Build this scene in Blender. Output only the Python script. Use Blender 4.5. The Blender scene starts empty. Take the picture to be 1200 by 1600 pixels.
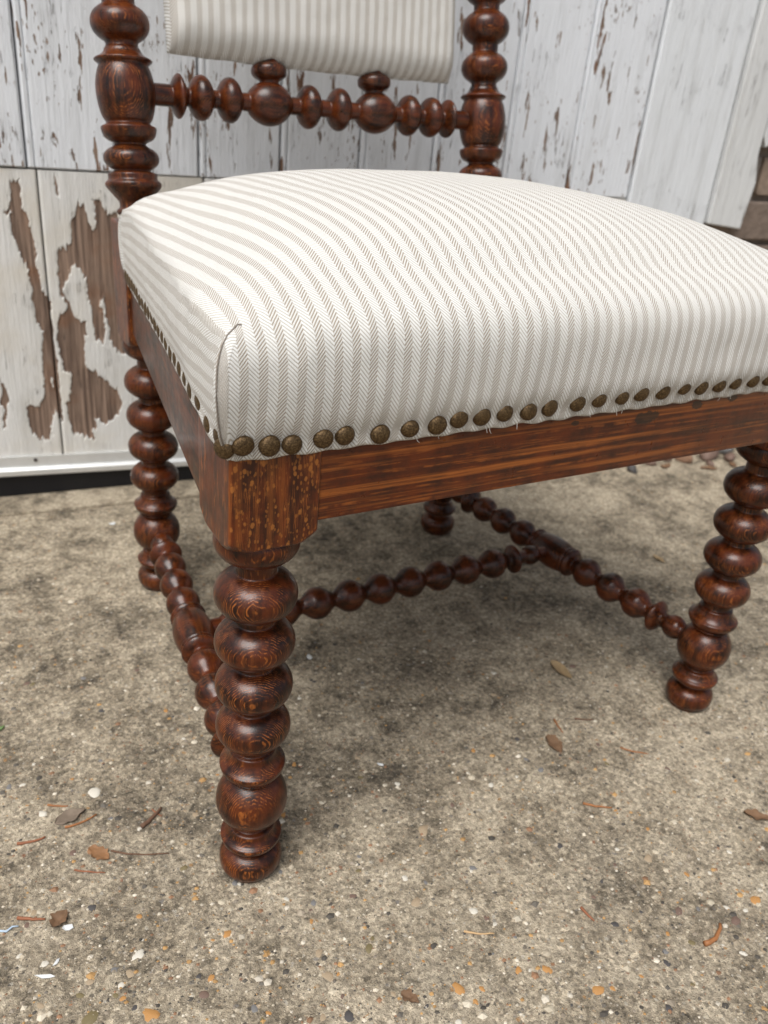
import bpy, bmesh, math, random
import numpy as np
from mathutils import Vector, Matrix, noise as mnoise

S = bpy.context.scene
C = S.collection
R_ = math.radians
random.seed(7); np.random.seed(7)

# ------------------------------------------------------------------ camera
cam = bpy.data.cameras.new('camera')
cam_o = bpy.data.objects.new('camera', cam); C.objects.link(cam_o)
cR = Vector((0.86994669, -0.48534244, 0.08738118)); cU = Vector((0.15249132, 0.43325691, 0.88827634)); cF = Vector((0.46897670, 0.75942819, -0.45092092))
M = Matrix.Identity(4)
for i in range(3):
    M[i][0] = cR[i]; M[i][1] = cU[i]; M[i][2] = -cF[i]
M[0][3], M[1][3], M[2][3] = -0.17458, -0.43327, 0.55812
cam_o.matrix_world = M
cam.sensor_fit = 'VERTICAL'; cam.sensor_height = 36; cam.lens = 1291.19 / 1600 * 36
cam.clip_start = 0.02; cam.clip_end = 200
cam.dof.use_dof = True; cam.dof.focus_distance = 0.52; cam.dof.aperture_fstop = 9.5
S.camera = cam_o

# ------------------------------------------------------------------ sky and sun (bright overcast)
SUN_EL, SUN_AZ = 61.0, 234.0      # azimuth measured clockwise from +Y (light comes from the front left)
w = bpy.data.worlds.new('World'); S.world = w; w.use_nodes = True
nt = w.node_tree; nt.nodes.clear()
sky = nt.nodes.new('ShaderNodeTexSky'); sky.sky_type = 'NISHITA'; sky.sun_disc = False
sky.sun_elevation = R_(SUN_EL); sky.sun_rotation = R_(SUN_AZ); sky.dust_density = 4.0; sky.air_density = 1.0
hs = nt.nodes.new('ShaderNodeHueSaturation'); hs.inputs['Saturation'].default_value = 0.42
bg = nt.nodes.new('ShaderNodeBackground'); bg.inputs['Strength'].default_value = 0.11
wo = nt.nodes.new('ShaderNodeOutputWorld')
nt.links.new(sky.outputs[0], hs.inputs['Color']); nt.links.new(hs.outputs[0], bg.inputs['Color']); nt.links.new(bg.outputs[0], wo.inputs[0])
sl = bpy.data.lights.new('sun', 'SUN'); sl.energy = 2.6; sl.angle = R_(36); sl.color = (1.0, 0.985, 0.965)
so = bpy.data.objects.new('sun', sl); C.objects.link(so); so.location = (-2, -3, 5)
az = R_(SUN_AZ); el = R_(SUN_EL)
sd = Vector((math.sin(az) * math.cos(el), math.cos(az) * math.cos(el), math.sin(el)))
so.rotation_euler = sd.to_track_quat('Z', 'Y').to_euler()
S.view_settings.view_transform = 'Standard'; S.view_settings.look = 'None'
S.view_settings.exposure = 0.24; S.view_settings.gamma = 1.0; S.view_settings.use_curve_mapping = False

# ------------------------------------------------------------------ node helper
class NT:
    def __init__(s, name):
        s.m = bpy.data.materials.new(name); s.m.use_nodes = True
        s.t = s.m.node_tree; s.t.nodes.clear()
        s.out = s.t.nodes.new('ShaderNodeOutputMaterial'); s.p = s.t.nodes.new('ShaderNodeBsdfPrincipled')
        s.t.links.new(s.p.outputs[0], s.out.inputs[0])
    def put(s, sock, v):
        if hasattr(v, 'is_output'): s.t.links.new(v, sock)
        elif v is not None: sock.default_value = v
    def n(s, typ, ins=None, out=0, **kw):
        nd = s.t.nodes.new('ShaderNode' + typ)
        for k, v in kw.items(): setattr(nd, k, v)
        for k, v in (ins or {}).items(): s.put(nd.inputs[k], v)
        return nd.outputs[out]
    def math(s, op, a, b=None, c=None, clamp=False):
        nd = s.t.nodes.new('ShaderNodeMath'); nd.operation = op; nd.use_clamp = clamp
        for i, v in enumerate((a, b, c)): s.put(nd.inputs[i], v)
        return nd.outputs[0]
    def vmath(s, op, a, b=None):
        nd = s.t.nodes.new('ShaderNodeVectorMath'); nd.operation = op
        s.put(nd.inputs[0], a); s.put(nd.inputs[1], b)
        return nd.outputs[0]
    def coord(s, which='Object'): return s.n('TexCoord', out={'Object': 3, 'UV': 2, 'Generated': 0}[which])
    def rand(s):
        nd = s.t.nodes.new('ShaderNodeObjectInfo'); return nd.outputs['Random']
    def mapping(s, v, scale=(1, 1, 1), rot=(0, 0, 0), loc=(0, 0, 0)):
        return s.n('Mapping', {'Vector': v, 'Scale': scale, 'Rotation': rot, 'Location': loc})
    def noise(s, v, scale, detail=3, rough=.5, dist=0, out=0):
        return s.n('TexNoise', {'Vector': v, 'Scale': scale, 'Detail': detail, 'Roughness': rough, 'Distortion': dist}, out=out)
    def ramp(s, fac, stops, interp='LINEAR'):
        nd = s.t.nodes.new('ShaderNodeValToRGB'); cr = nd.color_ramp; cr.interpolation = interp
        while len(cr.elements) < len(stops): cr.elements.new(.5)
        for e, (pos, col) in zip(cr.elements, stops):
            e.position = pos; e.color = (*col, 1) if isinstance(col, tuple) else (col, col, col, 1)
        s.put(nd.inputs[0], fac); return nd.outputs[0]
    def mix(s, fac, a, b, typ='MIX'):
        nd = s.t.nodes.new('ShaderNodeMix'); nd.data_type = 'RGBA'; nd.blend_type = typ
        s.put(nd.inputs[0], fac); s.put(nd.inputs[6], a if not isinstance(a, tuple) else (*a, 1)); s.put(nd.inputs[7], b if not isinstance(b, tuple) else (*b, 1))
        return nd.outputs[2]
    def sstep(s, v, a, b):
        nd = s.t.nodes.new('ShaderNodeMapRange'); nd.interpolation_type = 'SMOOTHSTEP'
        s.put(nd.inputs[0], v); nd.inputs[1].default_value = a; nd.inputs[2].default_value = b
        return nd.outputs[0]
    def bump(s, h, strength, dist, prev=None):
        nd = s.t.nodes.new('ShaderNodeBump'); nd.inputs['Strength'].default_value = strength; nd.inputs['Distance'].default_value = dist
        s.put(nd.inputs['Height'], h)
        if prev is not None: s.put(nd.inputs['Normal'], prev)
        return nd.outputs[0]
    def set(s, **kw):
        names = dict(col='Base Color', rough='Roughness', spec='Specular IOR Level', coat='Coat Weight', coatr='Coat Roughness', sheen='Sheen Weight', normal='Normal', metal='Metallic')
        for k, v in kw.items():
            if isinstance(v, tuple) and k == 'col': v = (*v, 1)
            s.put(s.p.inputs[names[k]], v)
        return s.m

# ------------------------------------------------------------------ materials
def wood_mat(name, fibre='Z', ring=(0.35, 1.0, 0.1), spacing=.0011, ring_amt=.8, fleck=False, streak=.5, bright=1.0, patches=None, gloss=.34):
    k = NT(name)
    P0 = k.coord('Object')
    P = k.vmath('ADD', P0, k.n('CombineXYZ', {'X': k.math('MULTIPLY', k.rand(), .013), 'Y': k.math('MULTIPLY', k.rand(), .017), 'Z': k.math('MULTIPLY', k.rand(), 3.7)}))
    sc = {'X': (.06, 1, 1), 'Y': (1, .06, 1), 'Z': (1, 1, .06)}[fibre]
    sc2 = {'X': (.015, 1, 1), 'Y': (1, .015, 1), 'Z': (1, 1, .015)}[fibre]
    Pf = k.mapping(P, scale=sc)
    n_big = k.noise(P, 28, 3)
    n_fib = k.noise(Pf, 900, 3, .6)
    n_str = k.noise(k.mapping(P, scale=sc2), 160, 5, .65)
    r = Vector(ring).normalized()
    d = k.n('VectorMath', {0: P, 1: tuple(r)}, out=1, operation='DOT_PRODUCT')
    warp = k.math('ADD', k.noise(Pf, 60, 2), k.math('MULTIPLY', k.noise(k.mapping(P, scale=(1, 1, .5) if fibre == 'Z' else sc), 190, 2), .55))
    ph = k.math('ADD', k.math('MULTIPLY', d, 1 / spacing), k.math('MULTIPLY', warp, 3.0))
    pp = k.math('PINGPONG', ph, .5)                                  # 0..0.5
    line = k.sstep(pp, .24, .44)
    brk = k.sstep(k.noise(Pf, 420, 3, .7), .40, .62)                  # the light lines break up
    line = k.math('MULTIPLY', line, brk)
    zone = k.sstep(k.noise(P, 55, 3, .6), .36, .60)
    f = k.math('MULTIPLY', k.math('MULTIPLY', line, zone), ring_amt)
    dk = .034 if fibre == 'X' else .026 if fleck else .012
    dark = (dk * bright, dk * .30 * bright, dk * .16 * bright); mid = (.092 * bright, .0190 * bright, .0046 * bright); hi = (.33 * bright, .098 * bright, .019 * bright)
    base = k.mix(k.sstep(k.math('ADD', k.math('MULTIPLY', n_str, .45), k.math('MULTIPLY', k.noise(k.mapping(P, loc=(1, 4, 2)), 45, 4, .65), .55)), .39, .62), dark, mid)
    col = k.mix(f, base, hi)
    if streak:
        st = k.math('MULTIPLY', k.sstep(k.noise(k.mapping(P, scale=sc2, loc=(3, 1, 2)), 210, 4, .6), .5, .70), streak)
        col = k.mix(st, col, (.27 * bright, .082 * bright, .017 * bright))
    if fleck:
        Pv = k.mapping(P0, scale=(1, 1, .62), rot=(0, .35, 0))
        jit = k.vmath('ADD', Pv, k.vmath('SCALE', k.noise(P0, 300, 2, out=1), None))
        vor = k.n('TexVoronoi', {'Vector': Pv, 'Scale': 205.0, 'Randomness': 1.0}, out=0)
        sel = k.noise(k.mapping(P0, scale=(1, 1, .5)), 110, 3)
        nsep = k.t.nodes.new('ShaderNodeSeparateXYZ'); k.put(nsep.inputs[0], k.n('TexCoord', out=1)); quart = k.sstep(nsep.outputs[1], -.55, -.85)
        fl = k.math('MULTIPLY', k.sstep(k.math('ADD', vor, k.math('MULTIPLY', k.noise(P0, 700, 2), .18)), .40, .30), k.sstep(sel, .36, .46))
        vor2 = k.n('TexVoronoi', {'Vector': k.mapping(P0, scale=(1, 1, .5), loc=(.3, .1, .7)), 'Scale': 420.0, 'Randomness': 1.0}, out=0)
        fl2 = k.math('MULTIPLY', k.sstep(vor2, .34, .24), k.sstep(sel, .36, .5))
        col = k.mix(k.math('MULTIPLY', k.math('MAXIMUM', fl, k.math('MULTIPLY', fl2, .7)), k.math('MULTIPLY', quart, .68)), col, (.36, .13, .028))
    if patches:
        for (px, pz, rx, rz) in patches:
            q = k.mapping(P0, scale=(1 / rx, 0, 1 / rz), loc=(-px / rx, 0, -pz / rz))
            ln = k.n('VectorMath', {0: q}, out=1, operation='LENGTH')
            ln = k.math('ADD', ln, k.math('MULTIPLY', k.math('SUBTRACT', k.noise(P0, 170, 4, .7), .5), 1.5))
            col = k.mix(k.math('MULTIPLY', k.sstep(ln, 1.05, .85), .8), col, (.022, .017, .013))
    # dry orange wear, fine dark pores
    pore = k.sstep(k.noise(Pf, 1500, 2, .5), .66, .74)
    col = k.mix(k.math('MULTIPLY', pore, .55), col, (.012, .006, .004))
    rough = k.math('ADD', k.math('MULTIPLY', k.noise(P, 90, 4, .6), .24), gloss - .15)
    h = k.math('ADD', k.math('MULTIPLY', n_fib, .6), k.math('MULTIPLY', f, .5))
    nb = k.bump(k.noise(P, 130, 2), .14, .001)
    k.set(col=col, rough=rough, spec=.30, coat=.14, coatr=.15, normal=k.bump(h, .35, .0004, nb))
    return k.m

WOOD_TURN = wood_mat('turned_wood', 'Z', (-.35, -1.0, .12), .0012, .85, streak=.18, bright=.88)
WOOD_TURN_PLAIN = wood_mat('turned_wood_plain', 'Z', (-.5, -.6, .5), .0018, .35, streak=.2, bright=.92)
WOOD_BLOCK = wood_mat('block_wood', 'Z', (1, .1, 0), .00095, .75, fleck=True, streak=.35, gloss=.38, bright=1.25)
WOOD_RAIL = wood_mat('rail_wood', 'X', (0, .1, 1), .0068, .55, streak=.9, bright=1.25, patches=[(.2985, .3585, .013, .0055), (.352, .363, .006, .004), (.392, .3655, .006, .0035), (.228, .3615, .004, .002)])
WOOD_SIDE = wood_mat('side_rail_wood', 'Y', (0, .1, 1), .008, .3, streak=.3, gloss=.40)

def fabric_mat():
    k = NT('herringbone_linen')
    uv = k.coord('UV')
    wob = k.noise(uv, 60, 2, out=1)
    uvw = k.vmath('ADD', uv, k.vmath('MULTIPLY', k.vmath('SUBTRACT', wob, (.5, .5, .5)), (.0011, .0011, 0)))
    sep = k.t.nodes.new('ShaderNodeSeparateXYZ'); k.put(sep.inputs[0], uvw)
    u, v = sep.outputs[0], sep.outputs[1]
    P = .01112
    t = k.math('FRACT', k.math('ADD', k.math('MULTIPLY', k.math('ADD', u, .0243), 1 / P), 100.5))
    dark = k.sstep(k.math('ABSOLUTE', k.math('SUBTRACT', t, .5)), .250, .215)
    SP = .0029
    ku = k.math('MULTIPLY', u, 1.25)
    ph_w = k.math('FRACT', k.math('ADD', k.math('MULTIPLY', k.math('ADD', v, ku), 1 / SP), 100))
    ph_d = k.math('FRACT', k.math('ADD', k.math('MULTIPLY', k.math('SUBTRACT', v, ku), 1 / SP * 1.12), 100))
    bw = k.sstep(k.math('ABSOLUTE', k.math('SUBTRACT', ph_w, .5)), .44, .27)    # white bars
    bd = k.sstep(k.math('ABSOLUTE', k.math('SUBTRACT', ph_d, .5)), .385, .185)
    # each light yarn of the taupe stripe shows as a row of small floats
    fl = k.math('FRACT', k.math('ADD', k.math('MULTIPLY', k.math('ADD', k.math('MULTIPLY', v, .6), u), 1 / .00075), 100))
    flo = k.sstep(k.math('ABSOLUTE', k.math('SUBTRACT', fl, .5)), .5, .2)
    bd = k.math('MULTIPLY', bd, k.math('ADD', k.math('MULTIPLY', flo, .35), .65))
    fw = k.math('FRACT', k.math('ADD', k.math('MULTIPLY', u, 1 / .00092), 100))
    thread = k.sstep(k.math('ABSOLUTE', k.math('SUBTRACT', fw, .5)), .5, .22)
    lightness = k.mix(dark, bw, k.math('MULTIPLY', bd, .95))
    tone = k.noise(k.mapping(uv, scale=(1, .12, 1)), 1200, 3, .6)
    slub = k.noise(k.mapping(uv, scale=(.08, 1, 1)), 900, 3, .6)
    white = k.mix(k.math('MULTIPLY', k.math('ADD', tone, slub), .32), (.765, .762, .738), (.60, .592, .562))
    brown = k.mix(tone, (.25, .205, .155), (.375, .320, .250))
    gapc = k.mix(dark, (.43, .392, .33), brown)
    col = k.mix(lightness, gapc, white)
    # rare slubs of darker flax
    sp = k.sstep(k.noise(k.mapping(uv, scale=(1, .25, 1), loc=(4, 2, 0)), 620, 2, .5), .765, .80)
    col = k.mix(k.math('MULTIPLY', sp, .55), col, (.27, .20, .14))
    h = k.math('ADD', k.math('MULTIPLY', lightness, .8), k.math('ADD', k.math('MULTIPLY', thread, .3), k.math('MULTIPLY', tone, .4)))
    nb = k.bump(k.math('ADD', k.noise(uv, 34, 3), k.math('MULTIPLY', k.noise(k.mapping(uv, scale=(1, .3, 1)), 120, 3), .35)), .34, .004)
    k.set(col=col, rough=.95, spec=.10, sheen=.08, normal=k.bump(h, .62, .0006, nb))
    return k.m
FABRIC = fabric_mat()

def brass_mat():
    k = NT('antique_brass'); P = k.vmath('ADD', k.coord('Object'), k.n('CombineXYZ', {'X': k.rand(), 'Y': k.rand()}))
    n = k.noise(P, 900, 4, .7)
    col = k.ramp(n, [(.30, (.022, .013, .007)), (.50, (.10, .062, .028)), (.74, (.26, .175, .085))])
    k.set(col=col, metal=.75, rough=k.math('ADD', k.math('MULTIPLY', n, .25), .40), normal=k.bump(n, .35, .0004))
    return k.m
BRASS = brass_mat()

def paint_mat(name, white, amount=0.0, attr=False, cream=0.0, gloss=.42):
    k = NT(name); P0 = k.coord('Object')
    P = k.vmath('ADD', P0, k.n('CombineXYZ', {'X': k.math('MULTIPLY', k.rand(), 5), 'Z': k.math('MULTIPLY', k.rand(), 7)}))
    st = k.mapping(P, scale=(1, 1, .15))
    n1 = k.noise(st, 78, 6, .64)
    patch = k.noise(P, 9, 3)
    thr = k.math('ADD', n1, k.math('MULTIPLY', k.math('SUBTRACT', patch, .5), .34))
    sep = k.t.nodes.new('ShaderNodeSeparateXYZ'); k.put(sep.inputs[0], P0)
    thr = k.math('ADD', thr, amount)
    bare = k.sstep(thr, .655, .668)
    thr2 = k.math('ADD', k.noise(k.mapping(P, scale=(1, 1, .28), loc=(3, 0, 5)), 240, 5, .6), k.math('ADD', k.math('MULTIPLY', k.math('SUBTRACT', k.noise(P, 13, 3), .5), .5), amount))
    bare = k.math('MAXIMUM', bare, k.math('MULTIPLY', k.sstep(thr2, .725, .74), .9))
    # long splits that follow the grain of the timber
    n2 = k.noise(k.mapping(P, scale=(1, 1, .035)), 150, 4, .55)
    crack = k.math('MULTIPLY', k.sstep(k.math('ABSOLUTE', k.math('SUBTRACT', n2, .5)), .007, .002), k.sstep(k.noise(P, 16, 3), .54, .62))
    if attr:
        at = k.t.nodes.new('ShaderNodeAttribute'); at.attribute_name = 'bare'
        bare = k.math('MAXIMUM', bare, k.sstep(k.math('ADD', at.outputs['Fac'], k.math('MULTIPLY', k.math('SUBTRACT', k.noise(st, 380, 4, .65), .5), .34)), .46, .54))
    grain = k.noise(k.mapping(P, scale=(1, 1, .03)), 260, 5, .65)
    tone = k.noise(P, 14, 3)
    woodc = k.mix(k.sstep(grain, .30, .70), (.080, .050, .036), (.33, .23, .17))
    woodc = k.mix(k.math('MULTIPLY', k.sstep(tone, .50, .70), .8), woodc, k.mix(grain, (.11, .048, .024), (.27, .13, .066)))
    dirt = k.noise(k.mapping(P, scale=(1, 1, .12)), 45, 5, .65)
    pc = k.mix(k.math('MULTIPLY', k.sstep(dirt, .45, .8), .6), white, tuple(c * .62 for c in (white[0], white[1] * .98, white[2] * .93)))
    if cream:
        lowf = k.math('MULTIPLY', k.sstep(k.noise(P, 7, 4, .6), .40, .66), cream)
        pc = k.mix(lowf, pc, (white[0] * .92, white[1] * .86, white[2] * .76))
    edge = k.math('SUBTRACT', k.sstep(thr, .60, .66), bare)
    pc = k.mix(k.math('MULTIPLY', edge, .35), pc, tuple(min(1, c * 1.15) for c in white))
    col = k.mix(bare, pc, woodc)
    col = k.mix(k.math('MULTIPLY', crack, .8), col, (.10, .075, .06))
    hgt = k.math('SUBTRACT', k.math('SUBTRACT', 1.0, bare), crack)
    flake = k.noise(st, 85, 6, .68)
    nb = k.bump(k.math('ADD', flake, k.math('MULTIPLY', grain, .4)), .55, .0035)
    k.set(col=col, rough=k.math('ADD', k.math('MULTIPLY', bare, .35), gloss), spec=.4, normal=k.bump(hgt, .8, .0011, nb))
    return k.m
PAINT = paint_mat('flaking_white_paint', (.73, .755, .785), .055)
PAINT_LOW = paint_mat('peeling_lower_paint', (.69, .685, .66), -.10, attr=True, cream=.75)
PAINT_SMOOTH = paint_mat('sound_white_paint', (.71, .735, .755), -.085, gloss=.36)
PAINT_TRIM = paint_mat('dirty_trim_paint', (.64, .65, .645), -.075)

def simple(name, col, rough=.6, metal=0, var=.3, scale=40, bump=.2, bdist=.001, spec=.4):
    k = NT(name); P = k.vmath('ADD', k.coord('Object'), k.n('CombineXYZ', {'X': k.rand(), 'Y': k.rand()}))
    n = k.noise(P, scale, 4, .6)
    c = k.mix(n, tuple(max(0, x * (1 - var)) for x in col), tuple(min(1, x * (1 + var)) for x in col))
    k.set(col=c, rough=rough, metal=metal, spec=spec, normal=k.bump(n, bump, bdist))
    return k.m
ALU = simple('weathered_aluminium', (.72, .73, .72), .38, .55, .12, 60, .1)
RUBBER = simple('black_rubber', (.006, .006, .008), .55, 0, .2)
DARK = simple('dark_screw', (.05, .04, .035), .6)

def concrete_mat(name, light=1.0, specks=True):
    k = NT(name); P = k.coord('Object')
    big = k.noise(P, 3.2, 5, .6)
    med = k.noise(P, 15, 6, .68)
    med2 = k.noise(k.mapping(P, loc=(7, 3, 1)), 42, 5, .7)
    fine = k.noise(P, 260, 4, .75)
    sand = k.noise(P, 760, 3, .8)
    med3 = k.noise(k.mapping(P, loc=(2, 9, 4)), 130, 4, .75)
    m = k.math('ADD', k.math('ADD', k.math('MULTIPLY', big, .20), k.math('MULTIPLY', med3, .24)), k.math('ADD', k.math('MULTIPLY', med, .30), k.math('MULTIPLY', med2, .26)))
    A = tuple(c * light for c in (.095, .078, .055)); B = tuple(c * light for c in (.345, .285, .200)); Cc = tuple(c * light for c in (.60, .508, .372))
    col = k.ramp(m, [(.42, A), (.482, B), (.550, Cc)])
    col = k.mix(k.sstep(fine, .35, .68), k.mix(.5, col, (.085, .073, .058), 'MULTIPLY' if False else 'MIX'), col)
    col = k.mix(k.math('MULTIPLY', k.sstep(sand, .56, .70), .45), col, (.60, .53, .43))
    col = k.mix(k.math('MULTIPLY', k.sstep(sand, .46, .34), .42), col, (.06, .05, .04))
    blot = k.math('MULTIPLY', k.sstep(k.noise(k.mapping(P, loc=(11, 5, 0)), 9, 6, .7), .54, .66), k.sstep(k.noise(P, 170, 4, .7), .38, .58))
    col = k.mix(k.math('MULTIPLY', blot, .6), col, (.055, .047, .036))
    if specks:
        vn = k.t.nodes.new('ShaderNodeTexVoronoi'); vn.inputs['Scale'].default_value = 330
        k.put(vn.inputs['Vector'], k.vmath('ADD', P, k.vmath('MULTIPLY', k.noise(P, 420, 2, out=1), (.003, .003, .003))))
        s0 = k.t.nodes.new('ShaderNodeSeparateColor'); k.put(s0.inputs[0], vn.outputs['Color'])
        tone_ = k.math('ADD', k.math('MULTIPLY', s0.outputs[2], .72), .68)
        col = k.vmath('MULTIPLY', col, k.n('CombineXYZ', {'X': tone_, 'Y': tone_, 'Z': tone_}))
        for sc, thr, o, tint in ((240, .20, 0.0, 1), (130, .17, .37, 0)):
            vn = k.t.nodes.new('ShaderNodeTexVoronoi'); vn.inputs['Scale'].default_value = sc; vn.inputs['Randomness'].default_value = 1
            Pd = k.vmath('ADD', k.mapping(P, loc=(o, o * 2, 0)), k.vmath('MULTIPLY', k.noise(P, 300, 2, out=1), (.004, .004, .004)))
            k.put(vn.inputs['Vector'], Pd)
            s1 = k.t.nodes.new('ShaderNodeSeparateColor'); k.put(s1.inputs[0], vn.outputs['Color'])
            pick = k.math('GREATER_THAN', s1.outputs[0], .66)
            msk = k.math('MULTIPLY', k.sstep(vn.outputs['Distance'], thr + .1, thr - .03), pick)
            sc_ = k.ramp(s1.outputs[1], [(0, (.06, .055, .05)), (.18, (.46, .42, .35)), (.36, (.30, .24, .17)), (.5, (.52, .47, .38)), (.64, (.40, .22, .085)), (.74, (.20, .19, .18)), (.86, (.36, .30, .21)), (.95, (.26, .10, .05))], 'CONSTANT')
            col = k.mix(k.math('MULTIPLY', msk, .72), col, sc_)
    h = k.math('ADD', k.math('MULTIPLY', fine, .7), k.math('ADD', k.math('MULTIPLY', sand, .5), k.math('ADD', med2, k.math('MULTIPLY', med3, 1.5))))
    k.set(col=col, rough=.9, spec=.25, normal=k.bump(h, .9, .0034))
    return k.m
CONC = concrete_mat('weathered_concrete')
CONC2 = concrete_mat('threshold_concrete', 1.05, False)

# ------------------------------------------------------------------ mesh helpers
def mesh_obj(name, verts, faces, mat, parent=None, smooth=True, loc=(0, 0, 0)):
    me = bpy.data.meshes.new(name); me.from_pydata(verts, [], faces); me.update()
    if smooth:
        me.polygons.foreach_set('use_smooth', [True] * len(me.polygons))
    me.materials.append(mat)
    return link(name, me, parent, loc)
def link(name, me, parent=None, loc=(0, 0, 0), rot=None, scale=None):
    o = bpy.data.objects.new(name, me); C.objects.link(o)
    if parent: o.parent = parent
    o.location = loc
    if rot is not None: o.rotation_euler = rot
    if scale is not None: o.scale = scale
    return o
def tag(o, label, cat=None, group=None, kind=None):
    o['label'] = label
    if cat: o['category'] = cat
    if group: o['group'] = group
    if kind: o['kind'] = kind
    return o
def empty(name, loc, rz=0):
    o = bpy.data.objects.new(name, None); C.objects.link(o); o.location = loc; o.rotation_euler = (0, 0, rz); o.empty_display_size = .05; return o
def box_mesh(name, x0, x1, y0, y1, z0, z1, bev=.0, seg=2, sub=0):
    bm = bmesh.new()
    vs = [bm.verts.new((x, y, z)) for x in (x0, x1) for y in (y0, y1) for z in (z0, z1)]
    for f in ((0, 1, 3, 2), (4, 6, 7, 5), (0, 4, 5, 1), (2, 3, 7, 6), (0, 2, 6, 4), (1, 5, 7, 3)): bm.faces.new([vs[i] for i in f])
    if bev: bmesh.ops.bevel(bm, geom=bm.edges[:], offset=bev, segments=seg, profile=.6, affect='EDGES')
    bmesh.ops.recalc_face_normals(bm, faces=bm.faces[:])
    me = bpy.data.meshes.new(name); bm.to_mesh(me); bm.free()
    return me
def box(name, x0, x1, y0, y1, z0, z1, mat, parent=None, bev=.0, seg=2, smooth=False):
    me = box_mesh(name, x0, x1, y0, y1, z0, z1, bev, seg)
    if smooth: me.polygons.foreach_set('use_smooth', [True] * len(me.polygons))
    me.materials.append(mat); return link(name, me, parent)

# turned profiles: each element gives a radius at height z; the profile is their upper envelope
def bob(zc, r, hh, n=2.15): return lambda z: r * (1 - abs((z - zc) / hh) ** n) ** .5 if abs(z - zc) < hh else 0
def barrel(z0, z1, rm, re): return lambda z: re + (rm - re) * (1 - ((z - (z0 + z1) / 2) / ((z1 - z0) / 2)) ** 2) ** .8 if z0 < z < z1 else 0
def lip(zc, r, core, up, dn):     # a flange with a thin rim: hollow cove above, rounded below
    def f(z):
        d = z - zc
        if 0 <= d < up: return core + (r - core) * (1 - d / up) ** 2.2 if d > .0016 else r
        if -dn < d < 0: return core + (r - core) * (1 - (d / dn) ** 2) ** .5
        return 0
    return f
def core(z0, z1, r): return lambda z: r if z0 <= z <= z1 else 0
def lathe_mesh(name, els, z0, z1, step=.0007, seg=40, soft=2, cap=True):
    zs = np.arange(z0, z1 + step * .5, step)
    r = np.array([max(max(e(z) for e in els), .002) for z in zs])
    for _ in range(soft):
        r[1:-1] = .25 * r[:-2] + .5 * r[1:-1] + .25 * r[2:]
    ang = np.linspace(0, 2 * np.pi, seg, endpoint=False)
    V = []
    for i, z in enumerate(zs):
        # hand-turned: a breath of ovality
        o = 1 + .006 * math.sin(z * 90 + 1.3)
        V += [(r[i] * math.cos(t) * o, r[i] * math.sin(t) / o, z) for t in ang]
    F = [[i * seg + j, i * seg + (j + 1) % seg, (i + 1) * seg + (j + 1) % seg, (i + 1) * seg + j] for i in range(len(zs) - 1) for j in range(seg)]
    if cap:
        F.append(list(range(seg))[::-1]); F.append([(len(zs) - 1) * seg + j for j in range(seg)])
    me = bpy.data.meshes.new(name); me.from_pydata(V, [], F); me.update()
    me.polygons.foreach_set('use_smooth', [len(p.vertices) == 4 for p in me.polygons])
    return me

# ------------------------------------------------------------------ ground
gv, gf = [], []
xs = [-20, -6, -2] + list(np.linspace(-.8, 2.2, 31)) + [6, 20]; ys = [-20, -6, -2] + list(np.linspace(-.8, 1.2, 21)) + [3, 20]
for y in ys:
    for x in xs: gv.append((x, y, 0))
for j in range(len(ys) - 1):
    for i in range(len(xs) - 1): gf.append((j * len(xs) + i, j * len(xs) + i + 1, (j + 1) * len(xs) + i + 1, (j + 1) * len(xs) + i))
ground = mesh_obj('ground', gv, gf, CONC)
tag(ground, 'weathered mottled concrete ground with embedded gravel', None, None, 'structure')

# ------------------------------------------------------------------ painted plank door and its surroundings
WA = R_(-5.8984); WY = 0.7145
door = empty('plank_door', (0, WY, 0), WA)
tag(door, 'white painted timber plank door with flaking paint behind the chair', 'door')
ZS = .4385
# upper boards, tongue and groove with a bead along the left edge
def board(name, s0, s1, z0, z1, mat, th=.022, y=0.0, bead=True, tilt=0.0):
    bm = bmesh.new()
    g = .0007
    prof = [(s0 + g, .0045), (s0 + g + .0015, .0012), (s0 + g + .004, 0), (s0 + g + .0075, .0004), (s0 + g + .0088, .0028), (s0 + g + .0102, .0004), (s0 + g + .013, 0)] if bead else [(s0 + g, .004), (s0 + g + .002, 0)]
    prof += [(s1 - g - .003, 0), (s1 - g - .0008, .0014), (s1 - g, .0045)]
    zs = [z0 + .0002, z0 + .002] + list(np.linspace(z0 + .05, z1 - .05, 6)) + [z1 - .001]
    rows = []
    for iz, z in enumerate(zs):
        off = .0016 if iz == 0 else 0
        rows.append([bm.verts.new((x, y + d + off + .0006 * math.sin(7 * z + s0 * 40), z)) for x, d in prof])
    back = [[bm.verts.new((x, y + th, z)) for x in (prof[0][0], prof[-1][0])] for z in (zs[0], zs[-1])]
    n = len(prof)
    for i in range(len(zs) - 1):
        for j in range(n - 1): bm.faces.new((rows[i][j], rows[i][j + 1], rows[i + 1][j + 1], rows[i + 1][j]))
    bm.faces.new(rows[0][::-1] + [back[0][0], back[0][1]]); bm.faces.new(rows[-1] + [back[1][1], back[1][0]])
    bm.faces.new([r[0] for r in rows] + [back[1][0], back[0][0]]); bm.faces.new([back[0][1], back[1][1]] + [r[-1] for r in rows][::-1])
    bmesh.ops.recalc_face_normals(bm, faces=bm.faces[:])
    me = bpy.data.meshes.new(name); bm.to_mesh(me); bm.free(); me.materials.append(mat)
    return link(name, me, door)
seams = [-1.28, -1.16, -1.05, -.93, -.81, -.70, -.585, -.47, -.355, -.24, -.128, -.018, .086, .190, .299, .413, .5265, .646, .765, .8895]
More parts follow.
